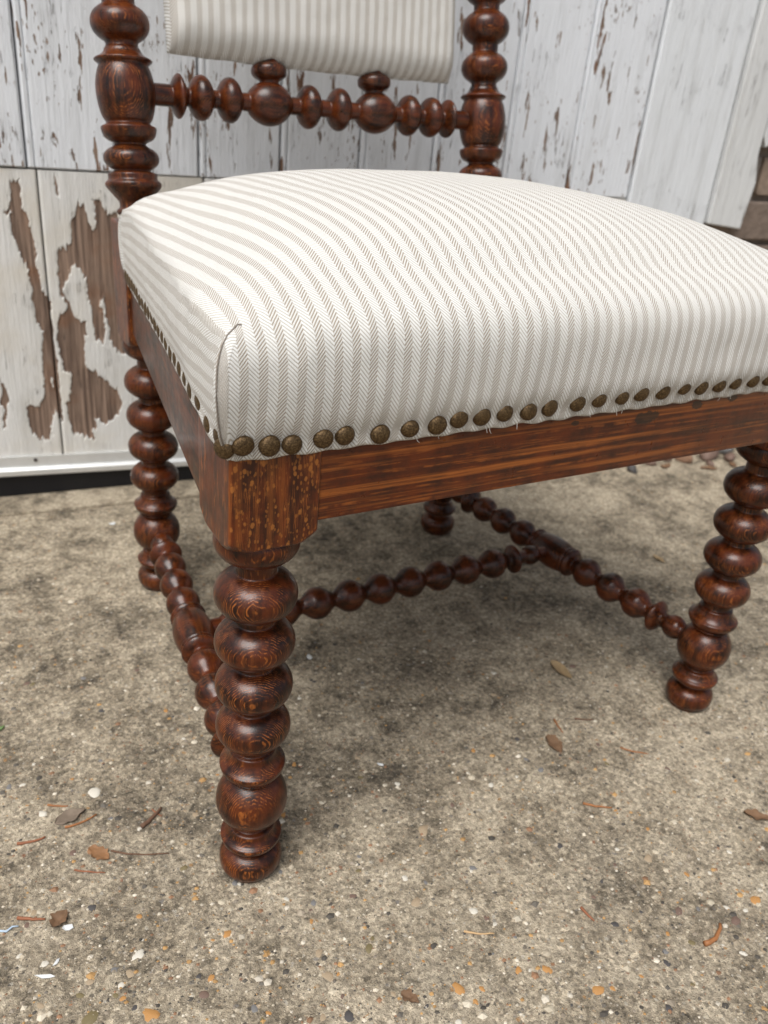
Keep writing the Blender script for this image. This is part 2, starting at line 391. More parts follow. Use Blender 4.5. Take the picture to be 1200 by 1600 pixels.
for i, (s0, s1) in enumerate(zip(seams[:-1], seams[1:])):
    board('upper_board', s0, s1, ZS + random.uniform(-.0005, .001), 2.05, PAINT, y=random.uniform(-.0008, .0008))
box('backing_board', -1.28, .8895, .023, .04, .03, 2.05, DARK, door)

# lower boards: paint peeled in big ragged patches, paint film stands proud of the wood
A = [(-0.0366, 0.4264), (-0.0304, 0.4238), (-0.0277, 0.4159), (-0.0267, 0.39), (-0.0214, 0.3849), (-0.0217, 0.3666), (-0.0176, 0.3552), (-0.018, 0.3269), (-0.0174, 0.3093), (-0.013, 0.2914), (-0.0063, 0.2789), (-0.0052, 0.2193), (-0.0033, 0.1656), (-0.0037, 0.1106), (-0.0062, 0.1108), (-0.0129, 0.1301), (-0.0194, 0.1031), (-0.0236, 0.0842), (-0.038, 0.0902), (-0.0463, 0.0985), (-0.0491, 0.1194), (-0.0476, 0.1341), (-0.0444, 0.1422), (-0.0395, 0.1345), (-0.0339, 0.1342), (-0.0254, 0.1466), (-0.0226, 0.1684), (-0.0229, 0.2006), (-0.02, 0.2232), (-0.017, 0.2386), (-0.0233, 0.2473), (-0.0255, 0.2641), (-0.0272, 0.2791), (-0.0257, 0.2939), (-0.029, 0.3148), (-0.0316, 0.3268), (-0.0368, 0.3408), (-0.0399, 0.3539), (-0.0428, 0.3608), (-0.0423, 0.3797), (-0.0493, 0.3878), (-0.0481, 0.3923), (-0.0421, 0.388), (-0.0387, 0.4198)]
B1 = [(0.0167, 0.2729), (0.0095, 0.262), (0.0007, 0.2511), (-0.0009, 0.2322), (0.0011, 0.1997), (0.0014, 0.1836), (0.0119, 0.1813), (0.0097, 0.153), (0.0046, 0.1412), (0.0019, 0.1386), (0.0041, 0.1139), (0.0083, 0.0924), (0.0194, 0.0916), (0.0223, 0.0845), (0.0262, 0.0911), (0.0347, 0.0757), (0.0341, 0.0925), (0.0406, 0.0988), (0.0371, 0.1117), (0.054, 0.1047), (0.0706, 0.1182), (0.0783, 0.1322), (0.0738, 0.1458), (0.0603, 0.1662), (0.049, 0.1751), (0.046, 0.1817), (0.0369, 0.183), (0.0299, 0.1905), (0.0329, 0.2084), (0.0319, 0.2296), (0.0364, 0.2348), (0.0366, 0.2487), (0.0293, 0.2497), (0.0229, 0.2601), (0.0196, 0.2695)]
B2 = [(0.0384, 0.4036), (0.046, 0.3924), (0.0489, 0.3785), (0.0544, 0.3685), (0.0574, 0.3788), (0.0579, 0.3974), (0.0547, 0.4072), (0.0639, 0.4068), (0.0677, 0.3931), (0.0753, 0.3894), (0.1013, 0.3855), (0.0925, 0.2064), (0.0738, 0.207), (0.0671, 0.2225), (0.0632, 0.2552), (0.061, 0.2852), (0.056, 0.2716), (0.0603, 0.2613), (0.0584, 0.2174), (0.049, 0.2266), (0.0446, 0.2468), (0.0448, 0.2743), (0.0409, 0.287), (0.0405, 0.3037), (0.0358, 0.316), (0.0295, 0.3265), (0.0232, 0.3257), (0.0197, 0.3102), (0.0143, 0.3012), (0.0103, 0.2913), (0.0164, 0.2788), (0.0182, 0.272), (0.0151, 0.2721), (0.0078, 0.2896), (0.0062, 0.3255), (0.0076, 0.3415), (0.026, 0.3513), (0.0292, 0.3818)]
C1 = [(-0.0752, 0.1727), (-0.0698, 0.1582), (-0.0684, 0.1418), (-0.0741, 0.133), (-0.0796, 0.1406)]
C2 = [(-0.0737, 0.1366), (-0.0779, 0.1055), (-0.0816, 0.1076), (-0.0765, 0.1332)]
E1 = [(0.013, 0.4316), (0.0149, 0.4192), (0.017, 0.4088), (0.0142, 0.4109), (0.0119, 0.4183)]
HOLE = [(-0.015, 0.1807), (-0.012, 0.1787), (-0.0119, 0.1606), (-0.0141, 0.1634)]
EXTRA = [[(x + .26, z * .8 + .06) for x, z in A], [(-x - .17, z) for x, z in B2], [(-x - .22, z * .9) for x, z in B1], [(x + .47, z) for x, z in B1]]
def poly_sd(P, poly):
    """signed distance (positive inside) of points P (n,2) to a polygon"""
    poly = np.array(poly); d = np.full(len(P), 1e9); ins = np.zeros(len(P), bool)
    for a_, b_ in zip(poly, np.roll(poly, -1, 0)):
        e = b_ - a_; wv = P - a_
        t = np.clip((wv @ e) / (e @ e), 0, 1)
        d = np.minimum(d, np.hypot(*(wv - t[:, None] * e).T))
        c1 = (P[:, 1] >= a_[1]) != (P[:, 1] >= b_[1])
        xi = a_[0] + (P[:, 1] - a_[1]) / (b_[1] - a_[1] + 1e-12) * e[0]
        ins ^= c1 & (P[:, 0] < xi)
    return np.where(ins, d, -d)
def low_board(s0, s1, z0, z1, step, y=0.0):
    g = .0009
    nx = max(int((s1 - s0) / step), 4); nz = max(int((z1 - z0) / (step * 1.2)), 4)
    X, Z = np.meshgrid(np.linspace(s0 + g, s1 - g, nx + 1), np.linspace(z0, z1, nz + 1))
    P = np.stack([X.ravel(), Z.ravel()], 1)
    jit = np.array([(mnoise.noise((x * 160, z * 60, 1.0)) * .0024 + mnoise.noise((x * 420, z * 200, 4.0)) * .0022, mnoise.noise((x * 260, z * 60, 9.0)) * .007 + mnoise.noise((x * 600, z * 90, 2.0)) * .005) for x, z in P])
    Q = P + jit
    sd_ = np.full(len(P), -1.0)
    for poly in [A, B1, B2, C1, C2, E1] + EXTRA: sd_ = np.maximum(sd_, poly_sd(Q, poly))
    sd_ = np.minimum(sd_, -poly_sd(Q, HOLE))
    bare = np.clip(.5 + sd_ / .003, 0, 1)
    edge = np.minimum(P[:, 0] - s0, s1 - P[:, 0])
    Y = y + .0015 * bare + np.where(edge < .003, (.003 - edge) * .8, 0)
    V = [(x, yy, z) for (x, z), yy in zip(P, Y)]
    F = [(j * (nx + 1) + i, j * (nx + 1) + i + 1, (j + 1) * (nx + 1) + i + 1, (j + 1) * (nx + 1) + i) for j in range(nz) for i in range(nx)]
    # rim going back to give the board its thickness
    rim = [i for i in range(nx + 1)] + [(j) * (nx + 1) + nx for j in range(1, nz + 1)] + [nz * (nx + 1) + i for i in range(nx - 1, -1, -1)] + [j * (nx + 1) for j in range(nz - 1, 0, -1)]
    b0 = len(V)
    V += [(V[i][0], .022, V[i][2]) for i in rim]
    m = len(rim)
    F += [(rim[(i + 1) % m], rim[i], b0 + i, b0 + (i + 1) % m) for i in range(m)]
    o = mesh_obj('lower_board', V, F, PAINT_LOW, door, smooth=False)
    at = o.data.attributes.new('bare', 'FLOAT', 'POINT')
    at.data.foreach_set('value', np.concatenate([bare, np.zeros(m)]).astype(np.float32))
    return o
lows = [(-1.28, -1.03, .01), (-1.03, -.78, .01), (-.78, -.52, .008), (-.52, -.262, .006), (-.262, -.0075, .002), (-.0075, .196, .0016), (.196, .43, .005), (.43, .66, .006), (.66, .8895, .006)]
for s0, s1, st in lows: low_board(s0, s1, .046, ZS - .0010, st, random.uniform(-.0005, .0008))
# aluminium weather strip with its lip, and the rubber draught seal below
def strip_poly():
    prof = [(.0, .066), (-.003, .066), (-.0035, .055), (-.004, .0510), (-.007, .0502), (-.0095, .0475), (-.0095, .0405), (-.008, .0390), (0, .0390)]
    V, F = [], []
    for s in (-1.28, .8895):
        V += [(s, y, z - .028 * s - .004) for y, z in prof]
    n = len(prof)
    F = [(j, (j + 1) % n, n + (j + 1) % n, n + j) for j in range(n)] + [tuple(range(n))[::-1], tuple(range(n, 2 * n))]
    return V, F
V, F = strip_poly(); strip = mesh_obj('weather_strip', V, F, ALU, door, smooth=False)
for s in (-.62, -.29, -.045, .28, .6):
    me = lathe_mesh('screw', [bob(0, .0028, .0018)], -.0015, .0015, .0004, 12); me.materials.append(DARK)
    link('screw', me, strip, (s, -.0036, .0605 - .028 * s - .004), (R_(90), 0, 0))
box('draught_seal', -1.28, .8895, -.002, .03, .0045, .0345, RUBBER, door, .001)

# door frame to the right of the door
frame = empty('door_frame', (0, WY, 0), WA); tag(frame, 'white painted timber door frame at the right of the planks', 'door frame')
o = board('frame_board', .8915, 1.063, .30, 2.05, PAINT_SMOOTH, y=-.004, bead=False); o.parent = frame
o = box('frame_foot', .893, 1.060, -.002, .022, .004, .298, PAINT_TRIM, frame, .002)
# outer casing: a thick post whose lower right corner has rotted away
def casing():
    out = [(1.066, .405), (1.142, .398), (1.146, .44), (1.150, .475), (1.143, .500), (1.1385, .520), (1.1375, 2.05), (1.066, 2.05)]
    n = len(out); V = [(x, -.010, z) for x, z in out] + [(x, .05, z) for x, z in out]
    F = [tuple(range(n))] + [(i, n + i, n + (i + 1) % n, (i + 1) % n) for i in range(n)]
    return V, F
V, F = casing(); o = mesh_obj('casing', V, F, PAINT_TRIM, frame, smooth=False)
md = o.modifiers.new('bev', 'BEVEL'); md.width = .0025; md.segments = 2
out = [(1.1405, .548), (1.150, .532), (1.158, .538), (1.166, .535), (1.176, .548), (1.22, .56), (1.22, 2.05), (1.1405, 2.05)]
n = len(out)
o = mesh_obj('outer_trim', [(x, -.009, z) for x, z in out] + [(x, .05, z) for x, z in out], [tuple(range(n))] + [(i, n + i, n + (i + 1) % n, (i + 1) % n) for i in range(n)], PAINT_TRIM, frame, smooth=False)

# brick wall beyond the frame
BR1 = simple('brown_brick', (.19, .145, .115), .92, 0, .5, 60, .8, .004)
BR2 = simple('buff_brick', (.27, .205, .155), .92, 0, .5, 55, .8, .004)
BR3 = simple('grey_brick', (.17, .145, .125), .92, 0, .5, 70, .8, .004)
MORT = simple('lime_mortar', (.20, .165, .135), .95, 0, .4, 90, .9, .004)
wall = empty('brick_wall', (0, WY, 0), WA); tag(wall, 'weathered brown brick wall at the right edge beyond the door frame', 'wall')
box('mortar', 1.066, 2.4, .022, .20, .0, 2.05, MORT, wall)
bmeshes = []
for i in range(4):
    me = box_mesh('brick', 0, .207, -.014, .05, 0, .064, .005, 2)
    for v in me.vertices:
        q = mnoise.noise((v.co.x * 40 + i * 9, v.co.y * 60, v.co.z * 70)) * .003
        v.co += Vector((q, -q, q))
    bmeshes.append(me)
for i, me in enumerate(bmeshes): me.materials.append((BR1, BR2, BR3, BR1)[i])
rows = 27
for r in range(rows):
    x = 1.068 if r % 2 else 1.068 - .1085
    while x < 2.3:
        o = link('brick', bmeshes[(r * 3 + int(x * 13)) % 4], wall, (max(x, 1.068), .022 + random.uniform(-.003, .003), .006 + r * .0745))
        if x < 1.068: o.scale = ((x + .207 - 1.068) / .207, 1, 1)
        x += .2175

# threshold slab at the door foot, a joint separates it from the yard
TS = box('threshold_slab', -1.6, .93, -.055, .10, -.05, .0045, CONC2, None, .003)
TS.location = (0, WY, 0); TS.rotation_euler = (0, 0, WA); tag(TS, 'narrow concrete threshold strip along the foot of the door', None, None, 'structure')

# ------------------------------------------------------------------ the chair
W, D, b = .5, .4323, .0289
HB, HR, HT = .306, .3186, .3705
AL, AP = .0475, .0415                    # inset of the rear legs at the floor and above the seat
chair = empty('chair', (W / 2, D / 2, 0))
tag(chair, 'antique bobbin-turned wooden chair upholstered in striped herringbone linen', 'chair')
def ch(o, parent=chair):
    o.parent = parent
    if parent is chair: o.location = Vector(o.location) - Vector((W / 2, D / 2, 0))
    return o
LEG = [core(.0, HB + .002, .0135),
       bob(.0125, .0243, .0155, 2.6), core(.0, .004, .0195), lip(.0375, .0236, .0175, .010, .007),
       bob(.0742, .0268, .0262, 2.1),
       lip(.1105, .0243, .0165, .013, .009), core(.098, .101, .019),
       bob(.1452, .0268, .0180), bob(.1822, .0274, .0180), bob(.2190, .0276, .0182), bob(.2575, .0280, .0188),
       bob(.2985, .0280, .0170, 2.3)]
leg_me = lathe_mesh('leg', LEG, 0.0005, HB + .001, .00055, 44); leg_me.materials.append(WOOD_TURN)
def block_mesh(name, z0, z1, hb=b, bev=.0022, n=18):
    """square block whose lower end was rounded on the lathe"""
    bm = bmesh.new(); bmesh.ops.create_cube(bm, size=1)
    for v in bm.verts: v.co = Vector((v.co.x * 2 * hb, v.co.y * 2 * hb, z0 if v.co.z < 0 else z1))
    bmesh.ops.bevel(bm, geom=[e for e in bm.edges], offset=bev, segments=3, profile=.5, affect='EDGES')
    for k_ in range(1, 12):
        bmesh.ops.bisect_plane(bm, geom=bm.verts[:] + bm.edges[:] + bm.faces[:], plane_co=(-hb + 2 * hb * k_ / 12, 0, 0), plane_no=(1, 0, 0))
        bmesh.ops.bisect_plane(bm, geom=bm.verts[:] + bm.edges[:] + bm.faces[:], plane_co=(0, -hb + 2 * hb * k_ / 12, 0), plane_no=(0, 1, 0))
    for v in bm.verts:
        if v.co.z < (z0 + z1) / 2:
            rho = math.hypot(v.co.x, v.co.y); v.co.z += max(0, rho - hb * 1.13) * 1.0
    for v in bm.verts:
        q = mnoise.noise((v.co.x * 60, v.co.y * 60, v.co.z * 40)); v.co += Vector((q, q, 0)) * .0003
    bmesh.ops.recalc_face_normals(bm, faces=bm.faces[:])
    me = bpy.data.meshes.new(name); bm.to_mesh(me); bm.free()
    me.polygons.foreach_set('use_smooth', [True] * len(me.polygons))
    me.materials.append(WOOD_BLOCK); return me
fblock = block_mesh('leg_block', HB - .001, .40)
rblock = block_mesh('leg_block', HB - .004, .4225, b * .93)
POST = [core(.42, .98, .0148), bob(.4315, .0185, .0045, 3), lambda z: .0155 + .0115 * ((z - .441) / .0135) if .441 < z < .4545 else 0,
        bob(.4565, .0272, .0060, 3), core(.4600, .4680, .0235), bob(.4800, .0264, .0135),
        lip(.5080, .0262, .0165, .0045, .013), core(.505, .516, .0205),
        barrel(.513, .5625, .0275, .0215), lip(.5655, .0270, .0165, .010, .004), bob(.5960, .0270, .0180)]
z_ = .637
while z_ < .93: POST.append(bob(z_, .0270, .0195)); z_ += .0405
post_me = lathe_mesh('turned_post', POST, .4215, .975, .0009, 36); post_me.materials.append(WOOD_TURN)
LEAN = math.atan(.17)
for nm, x, y in (('front', 0, 0), ('front', W, 0), ('rear', AL, D), ('rear', W - AL, D)):
    lg = ch(link('leg', leg_me, None, (x, y, 0)))
    if nm == 'front':
        bk = link('leg_block', fblock, lg); bk.modifiers.new('wn', 'WEIGHTED_NORMAL')
    else:
        lg.rotation_euler = (0, 0, .6 if x < .2 else 2.2)
        bk = link('leg_block', rblock, lg, (0, 0, 0), (0, 0, -lg.rotation_euler.z))
        px = AP if x < .2 else W - AP
        bk.modifiers.new('wn', 'WEIGHTED_NORMAL')
        p = ch(link('turned_post', post_me, None, (0, 0, 0)))
        # lean back about the top of the block
        Mx = Matrix.Translation((px - W / 2, D + .005 - D / 2, .4215)) @ Matrix.Rotation(-LEAN, 4, 'X') @ Matrix.Translation((0, 0, -.4215))
        p.matrix_local = Mx
def py(z): return D + .005 + .17 * (z - .4215)
def stretcher(name, els, L, p0, p1, mat=WOOD_TURN_PLAIN, seg=32):
    me = lathe_mesh(name, els, 0, L, .0007, seg); me.materials.append(mat)
    d = Vector(p1) - Vector(p0)
    o = link(name, me, None, p0, d.to_track_quat('Z', 'Y').to_euler()); o.scale = (1, 1, d.length / L)
    return ch(o)
def bead(zc, r, hh):     # a bead that runs out into its neck in a soft ogee
    def f(z):
        t = abs(z - zc) / hh
        return .0080 + (r - .0080) * (.5 + .5 * math.cos(math.pi * t ** 1.25)) ** .8 if t < 1 else 0
    return f
# side stretchers (legs to legs)
LS = math.hypot(D, AL)
h = LS / 2
def mirrored(fn): return [f for s in (-1, 1) for f in fn(s)]
def lipm(zc, r, cr, hh): return lambda z: cr + (r - cr) * (1 - (abs(z - zc) / hh) ** 1.6) if abs(z - zc) < hh else 0
SIDE = [core(0, LS, .0085)] + mirrored(lambda s: [bead(h + s * .0545, .0172, .0182), bead(h + s * .0910, .0174, .0182), bead(h + s * .1275, .0170, .0182),
        lipm(h + s * .1560, .0182, .0085, .0080), bob(h + s * .1800, .0128, .0135), lipm(h + s * .0290, .0180, .012, .0055)]) + [barrel(h - .027, h + .027, .0198, .0140), lipm(h - .0235, .0178, .012, .003), lipm(h + .0235, .0178, .012, .003)]
stretcher('side_stretcher', SIDE, LS, (0, 0, .0742), (AL, D, .0742))
stretcher('side_stretcher', SIDE, LS, (W, 0, .0742), (W - AL, D, .0742))
# cross stretcher between the two
x0c, x1c = AL / 2, W - AL / 2; LC = x1c - x0c; hc = LC / 2
CROSS = [core(0, LC, .0078)] + [bead(hc + (i - 3.5) * .0378, .0172, .0188) for i in range(8)] + mirrored(lambda s: [lipm(hc + s * .1620, .0175, .008, .0065), bob(hc + s * .1890, .0118, .0125)])
stretcher('cross_stretcher', CROSS, LC, (x0c, D / 2, .0775), (x1c, D / 2, .0775))
# back stretcher between the posts under the pad
zb = .5372; LB = W - 2 * AP; hb_ = LB / 2
BACK = [core(0, LB, .0085), core(0, .052, .0100), core(LB - .052, LB, .0100)] + mirrored(lambda s: [
        lipm(hb_ + s * .1578, .0206, .009, .0072), bob(hb_ + s * .1352, .0211, .0126, 2.0), bob(hb_ + s * .1055, .0211, .0128, 2.0), bob(hb_ + s * .0178, .0213, .0128, 2.0),
        barrel(hb_ + s * .0625 - .0225, hb_ + s * .0625 + .0225, .0214, .0090)])
stretcher('back_stretcher', BACK, LB, (AP, py(zb), zb), (W - AP, py(zb), zb), WOOD_TURN_PLAIN)
btn = lathe_mesh('button', [bob(0, .0182, .0095, 2.6), core(-.012, .012, .010)], -.0115, .0115, .0007, 32); btn.materials.append(WOOD_TURN_PLAIN)
for s in (-1, 1):
    ch(link('button', btn, None, (W / 2 + s * .0615, py(.5665), .5667), (-LEAN, 0, 0)))
# top rail, out of the picture, closes the back
zt = .94
stretcher('top_rail', BACK, LB, (AP, py(zt), zt), (W - AP, py(zt), zt), WOOD_TURN_PLAIN)

# seat rails
def rail(name, pts, z0, z1, mat, bev=.002):
    """prism over a plan quadrilateral"""
    bm = bmesh.new()
    lo = [bm.verts.new((x, y, z0)) for x, y in pts]; hi = [bm.verts.new((x, y, z1)) for x, y in pts]
    bm.faces.new(lo[::-1]); bm.faces.new(hi)
    for i in range(4): bm.faces.new((lo[i], lo[(i + 1) % 4], hi[(i + 1) % 4], hi[i]))
    bmesh.ops.recalc_face_normals(bm, faces=bm.faces[:])
    bmesh.ops.bevel(bm, geom=bm.edges[:], offset=bev, segments=2, profile=.6, affect='EDGES')
    me = bpy.data.meshes.new(name); bm.to_mesh(me); bm.free(); me.materials.append(mat)
    me.polygons.foreach_set('use_smooth', [True] * len(me.polygons)); me.set_sharp_from_angle(angle=R_(40))
    return ch(link(name, me))
b2 = b * .93
rail('front_rail', [(b - .001, -b + .0022), (W - b + .001, -b + .0022), (W - b + .001, -b + .026), (b - .001, -b + .026)], HR, .398, WOOD_RAIL, .0016)
for s in (0, 1):
    fx = lambda x: x if s == 0 else W - x
    pts = [(fx(-b + .0012), b - .001), (fx(-b + .025), b - .001), (fx(AL - b2 + .027), D - b2 + .001), (fx(AL - b2 + .004), D - b2 + .001)]
    rail('side_rail', pts if s == 0 else pts[::-1], HR, .398, WOOD_SIDE, .0016)
rail('back_rail', [(AL + b2 - .001, D - .012), (W - AL - b2 + .001, D - .012), (W - AL - b2 + .001, D + .012), (AL + b2 - .001, D + .012)], HR, .398, WOOD_SIDE, .0016)

# upholstered seat ------------------------------------------------------------
Y0, Y1 = -b - .0010, D - b2 - .003
HX, HY = W / 2 + b + .0010, (Y1 - Y0) / 2
CY = (Y0 + Y1) / 2
TAPER = (AL + .003) / HX
def tfrac(y): return min(1.05, max(0, (y - b) / (D - b2 - b)))      # the frame narrows behind the front blocks
def plan(X, Y): return W / 2 + X * (1 - TAPER * tfrac(CY + Y)), CY + Y
def hem(y): return float(np.interp(y, (-.03, .002, .022, .087, .165, .27, .39), (.3695, .3705, .3795, .3815, .3805, .3765, .3725)))   # lower edge of the linen along the sides
NF, NA, NSd = 150, 22, 110            # samples: front/back straight, corner arc, side straight
def outline(d, rc):
    """rounded rectangle inset by d; starts at the middle of the left front arc, runs along the front, right, back, left"""
    hx, hy = HX - d, HY - d; pts = []; secs = []
    def arc(cx, cy, a0, a1, k0, k1, sec):
        for i in range(k0, k1):
            t = a0 + (a1 - a0) * i / NA; pts.append((cx + rc * math.cos(t), cy + rc * math.sin(t))); secs.append(sec)
    K = 6    # the pleat sits on the left part of the front left corner
    arc(-hx + rc, -hy + rc, math.pi, 1.5 * math.pi, K, NA, 0)
    for i in range(NF): pts.append((-hx + rc + (2 * hx - 2 * rc) * i / NF, -hy)); secs.append(0)
    arc(hx - rc, -hy + rc, 1.5 * math.pi, 2 * math.pi, 0, NA // 2, 0); arc(hx - rc, -hy + rc, 1.5 * math.pi, 2 * math.pi, NA // 2, NA, 1)
    for i in range(NSd): pts.append((hx, -hy + rc + (2 * hy - 2 * rc) * i / NSd)); secs.append(1)
    arc(hx - rc, hy - rc, 0, .5 * math.pi, 0, NA // 2, 1); arc(hx - rc, hy - rc, 0, .5 * math.pi, NA // 2, NA, 2)
    for i in range(NF): pts.append((hx - rc - (2 * hx - 2 * rc) * i / NF, hy)); secs.append(2)
    arc(-hx + rc, hy - rc, .5 * math.pi, math.pi, 0, NA // 2, 2); arc(-hx + rc, hy - rc, .5 * math.pi, math.pi, NA // 2, NA, 3)
    for i in range(NSd): pts.append((-hx, hy - rc - (2 * hy - 2 * rc) * i / NSd)); secs.append(3)
    arc(-hx + rc, -hy + rc, math.pi, 1.5 * math.pi, 0, K, 3)
    return pts, secs
prof = [(.0045, .3695), (.0015, .3675), (.0, .3668), (-.0006, .3680), (-.0010, .3705), (-.0014, .3740), (-.0024, .3775), (-.0040, .3808), (-.0055, .3842), (-.0066, .389), (-.0074, .395), (-.0079, .402), (-.0082, .409), (-.0082, .416),
        (-.0080, .423), (-.0074, .4295), (-.0060, .4355), (-.0036, .4410), (.0002, .4458), (.0052, .4498), (.0115, .4534), (.0190, .4568), (.0300, .4608)]
DS, ZSH, ZC = .0300, .4608, .4990
NDOME = 26
nail_front = [(-.0225, .3778), (-.0066, .3758), (.0071, .3749), (.0268, .376), (.041, .3764), (.065, .3744), (.0856, .3758), (.1058, .3757), (.1219, .3782), (.1395, .3772), (.1579, .378), (.1779, .3768), (.1957, .3782), (.22, .3791), (.2393, .3796), (.2611, .3799), (.279, .3812), (.3012, .3807), (.323, .3818), (.3423, .3801), (.3614, .3805), (.3802, .381), (.4006, .3809), (.4192, .381), (.439, .381), (.4585, .3805), (.479, .380), (.499, .379), (.519, .378)]
rings = []; uvs = []; secs = None
base_o, secs = outline(DS, .029)
NO = len(base_o)
sh_plan = [plan(*p) for p in base_o]
def corner(x, y):
    X_ = abs(x - W / 2) / ((HX - .010) * (1 - TAPER * tfrac(y))); Y_ = abs(y - CY) / (HY - .010)
    return min(1.0, (X_ * Y_) ** 7)
SHN = []
for i in range(NO):
    t_ = Vector(sh_plan[(i + 1) % NO]) - Vector(sh_plan[i - 1]); t_.normalize(); SHN.append((t_.y, -t_.x))
def arc_len():
    L = [0.0]
    for (d0, z0), (d1, z1) in zip(prof[::-1][:-1], prof[::-1][1:]): L.append(L[-1] + math.hypot(d1 - d0, z1 - z0))
    return L[::-1]
AL_ = arc_len()
def along_of(d, rc):
    Qp = [plan(*p) for p in outline(d, rc)[0]]; AL2 = [None] * NO
    dd = lambda p_, q_: math.hypot(p_[0] - q_[0], p_[1] - q_[1])
    for sc_, ax, sg in ((0, 0, 1), (1, 1, 1), (2, 0, -1), (3, 1, -1)):
        ids = [i for i in range(NO) if secs[i] == sc_]
        i0 = ids[0] + (NA - 6 if sc_ == 0 else NA - NA // 2); i1 = i0 + (NF if sc_ in (0, 2) else NSd)
        for i in range(i0, min(i1 + 1, NO)): AL2[i] = Qp[i][ax]
        for i in range(i0 - 1, ids[0] - 1, -1): AL2[i] = AL2[i + 1] - sg * dd(Qp[i], Qp[i + 1])
        for i in range(i1 + 1, ids[-1] + 1): AL2[i] = AL2[i - 1] + sg * dd(Qp[i], Qp[i - 1])
    return AL2, Qp
ALR = [along_of(d, .006 + max(0, d + .002) * .72) for d, z in prof]
def cloth_uv(sec, x, y, si, e, along, d_):
    sx, sy = sh_plan[si]; f_ = min(1, e / .030); al = (x if sec in (0, 2) else y) * (1 - f_) + along * f_
    U_ = ((al, sy - e), (sx + e, al), (al, sy + e), (sx - e, al))[sec]
    w_ = min(1, max(0, (e - .026) / .016)); w_ = w_ * w_ * (3 - 2 * w_)
    q_ = e - (DS - d_); R2 = (x + q_ * SHN[si][0], y + q_ * SHN[si][1])
    return (R2[0] * (1 - w_) + U_[0] * w_, R2[1] * (1 - w_) + U_[1] * w_)
for ki, (d, z) in enumerate(prof):
    # the fabric stands further out over the nails to the right of the front
    pts, _ = outline(d, .006 + max(0, d + .002) * .72)
    row, urow = [], []
    for si, (X, Y) in enumerate(pts):
        x, y = plan(X, Y); zz = z; sec = secs[si]
        low = max(0, 1 - abs(z - .386) / .022)
        nx, ny = ((0, -1), (1, 0), (0, 1), (-1, 0))[sec]
        s_along = x if sec in (0, 2) else y
        wv = .0009 * mnoise.noise((s_along * 38, z * 30, sec * 5.0)) + .0005 * mnoise.noise((s_along * 120, z * 40, sec * 3.0 + 9))
        offn = wv * (1 if ki > 3 else .5)
        if sec == 0:
            offn += low * (.0034 * min(max((x - .12) / .3, -.6), 1))
            zz += (.0025 * min(max((x - .05) / .4, 0), 1)) * (1 if ki < 8 else max(0, 1 - (ki - 8) / 6))
            # tucks pulled by the nails
            dn = min(abs(x - q[0]) for q in nail_front)
            if .372 < z < .388: offn += -.0012 * math.exp(-(dn / .005) ** 2)
            if ki <= 4: zz += .0006 * math.sin(x * 260) * 1 + .0010 * mnoise.noise((x * 60, 3, 1))
        if sec in (1, 3): zz += (hem(y) - .3668) * max(0, 1 - max(0, ki - 3) / 9) + (.0010 * mnoise.noise((y * 70, 8, 1)) if ki <= 4 else 0)
        if sec == 3: offn += -.0006 * low - .55 * max(0, -d)
        if sec == 3: offn = max(offn, .0013 + max(0, d) * .5 - max(0, -d)) if d < .001 else offn
        # pleat at the front left corner
        di = si if si < NO / 2 else si - NO
        if ki > 3:
            fade = min(1, max(0, (.449 - z) / .006))
            if -1.5 < di < 14:
                offn += fade * .0024 * math.exp(-di / 7.0)
            if -4 <= di <= -1:
                offn -= fade * {-1: .0030, -2: .0022, -3: .0008, -4: .0002}[di]
        if ki > 3 and 0 <= di < 6: x -= min(1, max(0, (.449 - z) / .006)) * .0012 * math.exp(-di / 2.2)
        zz -= .0085 * corner(x, y) * min(1, max(0, (z - .405) / .05))
        wq = max(0, 1 - abs(di) / 18) if abs(di) < 18 else 0      # diagonal push direction in the corner
        x += (nx * (1 - wq) - .7 * wq) * offn; y += (ny * (1 - wq) - .72 * wq) * offn
        row.append((x, y, zz))
        u = cloth_uv(sec, x, y, si, AL_[ki], ALR[ki][0][si], d)
        urow.append(u)
    rings.append(row); uvs.append(urow)
for k_ in range(1, NDOME):
    t = k_ / NDOME
    row = []
    for (x, y) in sh_plan:
        xx = W / 2 + (x - W / 2) * (1 - t); yy = CY + (y - CY) * (1 - t)
        X_ = (xx - W / 2) / ((HX - DS) * (1 - TAPER * tfrac(yy))); Y_ = (yy - CY) / (HY - DS)
        gg = max(0, 1 - abs(X_) ** 3.0) ** .8 * max(0, 1 - abs(Y_) ** 3.0) ** .8
        zz = ZSH + (ZC - ZSH) * gg * (1 - math.exp(-t * 22)) - .0085 * corner(xx, yy) + .0009 * mnoise.noise((xx * 16, yy * 16, 2)) * min(1, t * 4)
        row.append((xx, yy, zz))
    rings.append(row); uvs.append([(p[0], p[1]) for p in row])
V = [p for r in rings for p in r]; UVv = [u for r in uvs for u in r]
cidx = len(V); V.append((W / 2, CY, ZC)); UVv.append((W / 2, CY))
F = []; FUV = []
nr = len(rings)
for k_ in range(nr - 1):
    for i in range(NO):
        j = (i + 1) % NO
        f = (k_ * NO + i, k_ * NO + j, (k_ + 1) * NO + j, (k_ + 1) * NO + i)
        uvl = [UVv[q] for q in f]
        if k_ < len(prof) - 1 and secs[i] != secs[j]:
            # keep both columns in the sector of i so the seam stays in one column
            sg = 1 if secs[i] < 2 else -1
            for vi, kk in ((1, k_), (2, k_ + 1)):
                AA, QQ = ALR[kk]; al = AA[i] + sg * math.hypot(QQ[i][0] - QQ[j][0], QQ[i][1] - QQ[j][1])
                uvl[vi] = cloth_uv(secs[i], V[f[vi]][0], V[f[vi]][1], j, AL_[kk], al, prof[kk][0])
        F.append(f); FUV += uvl
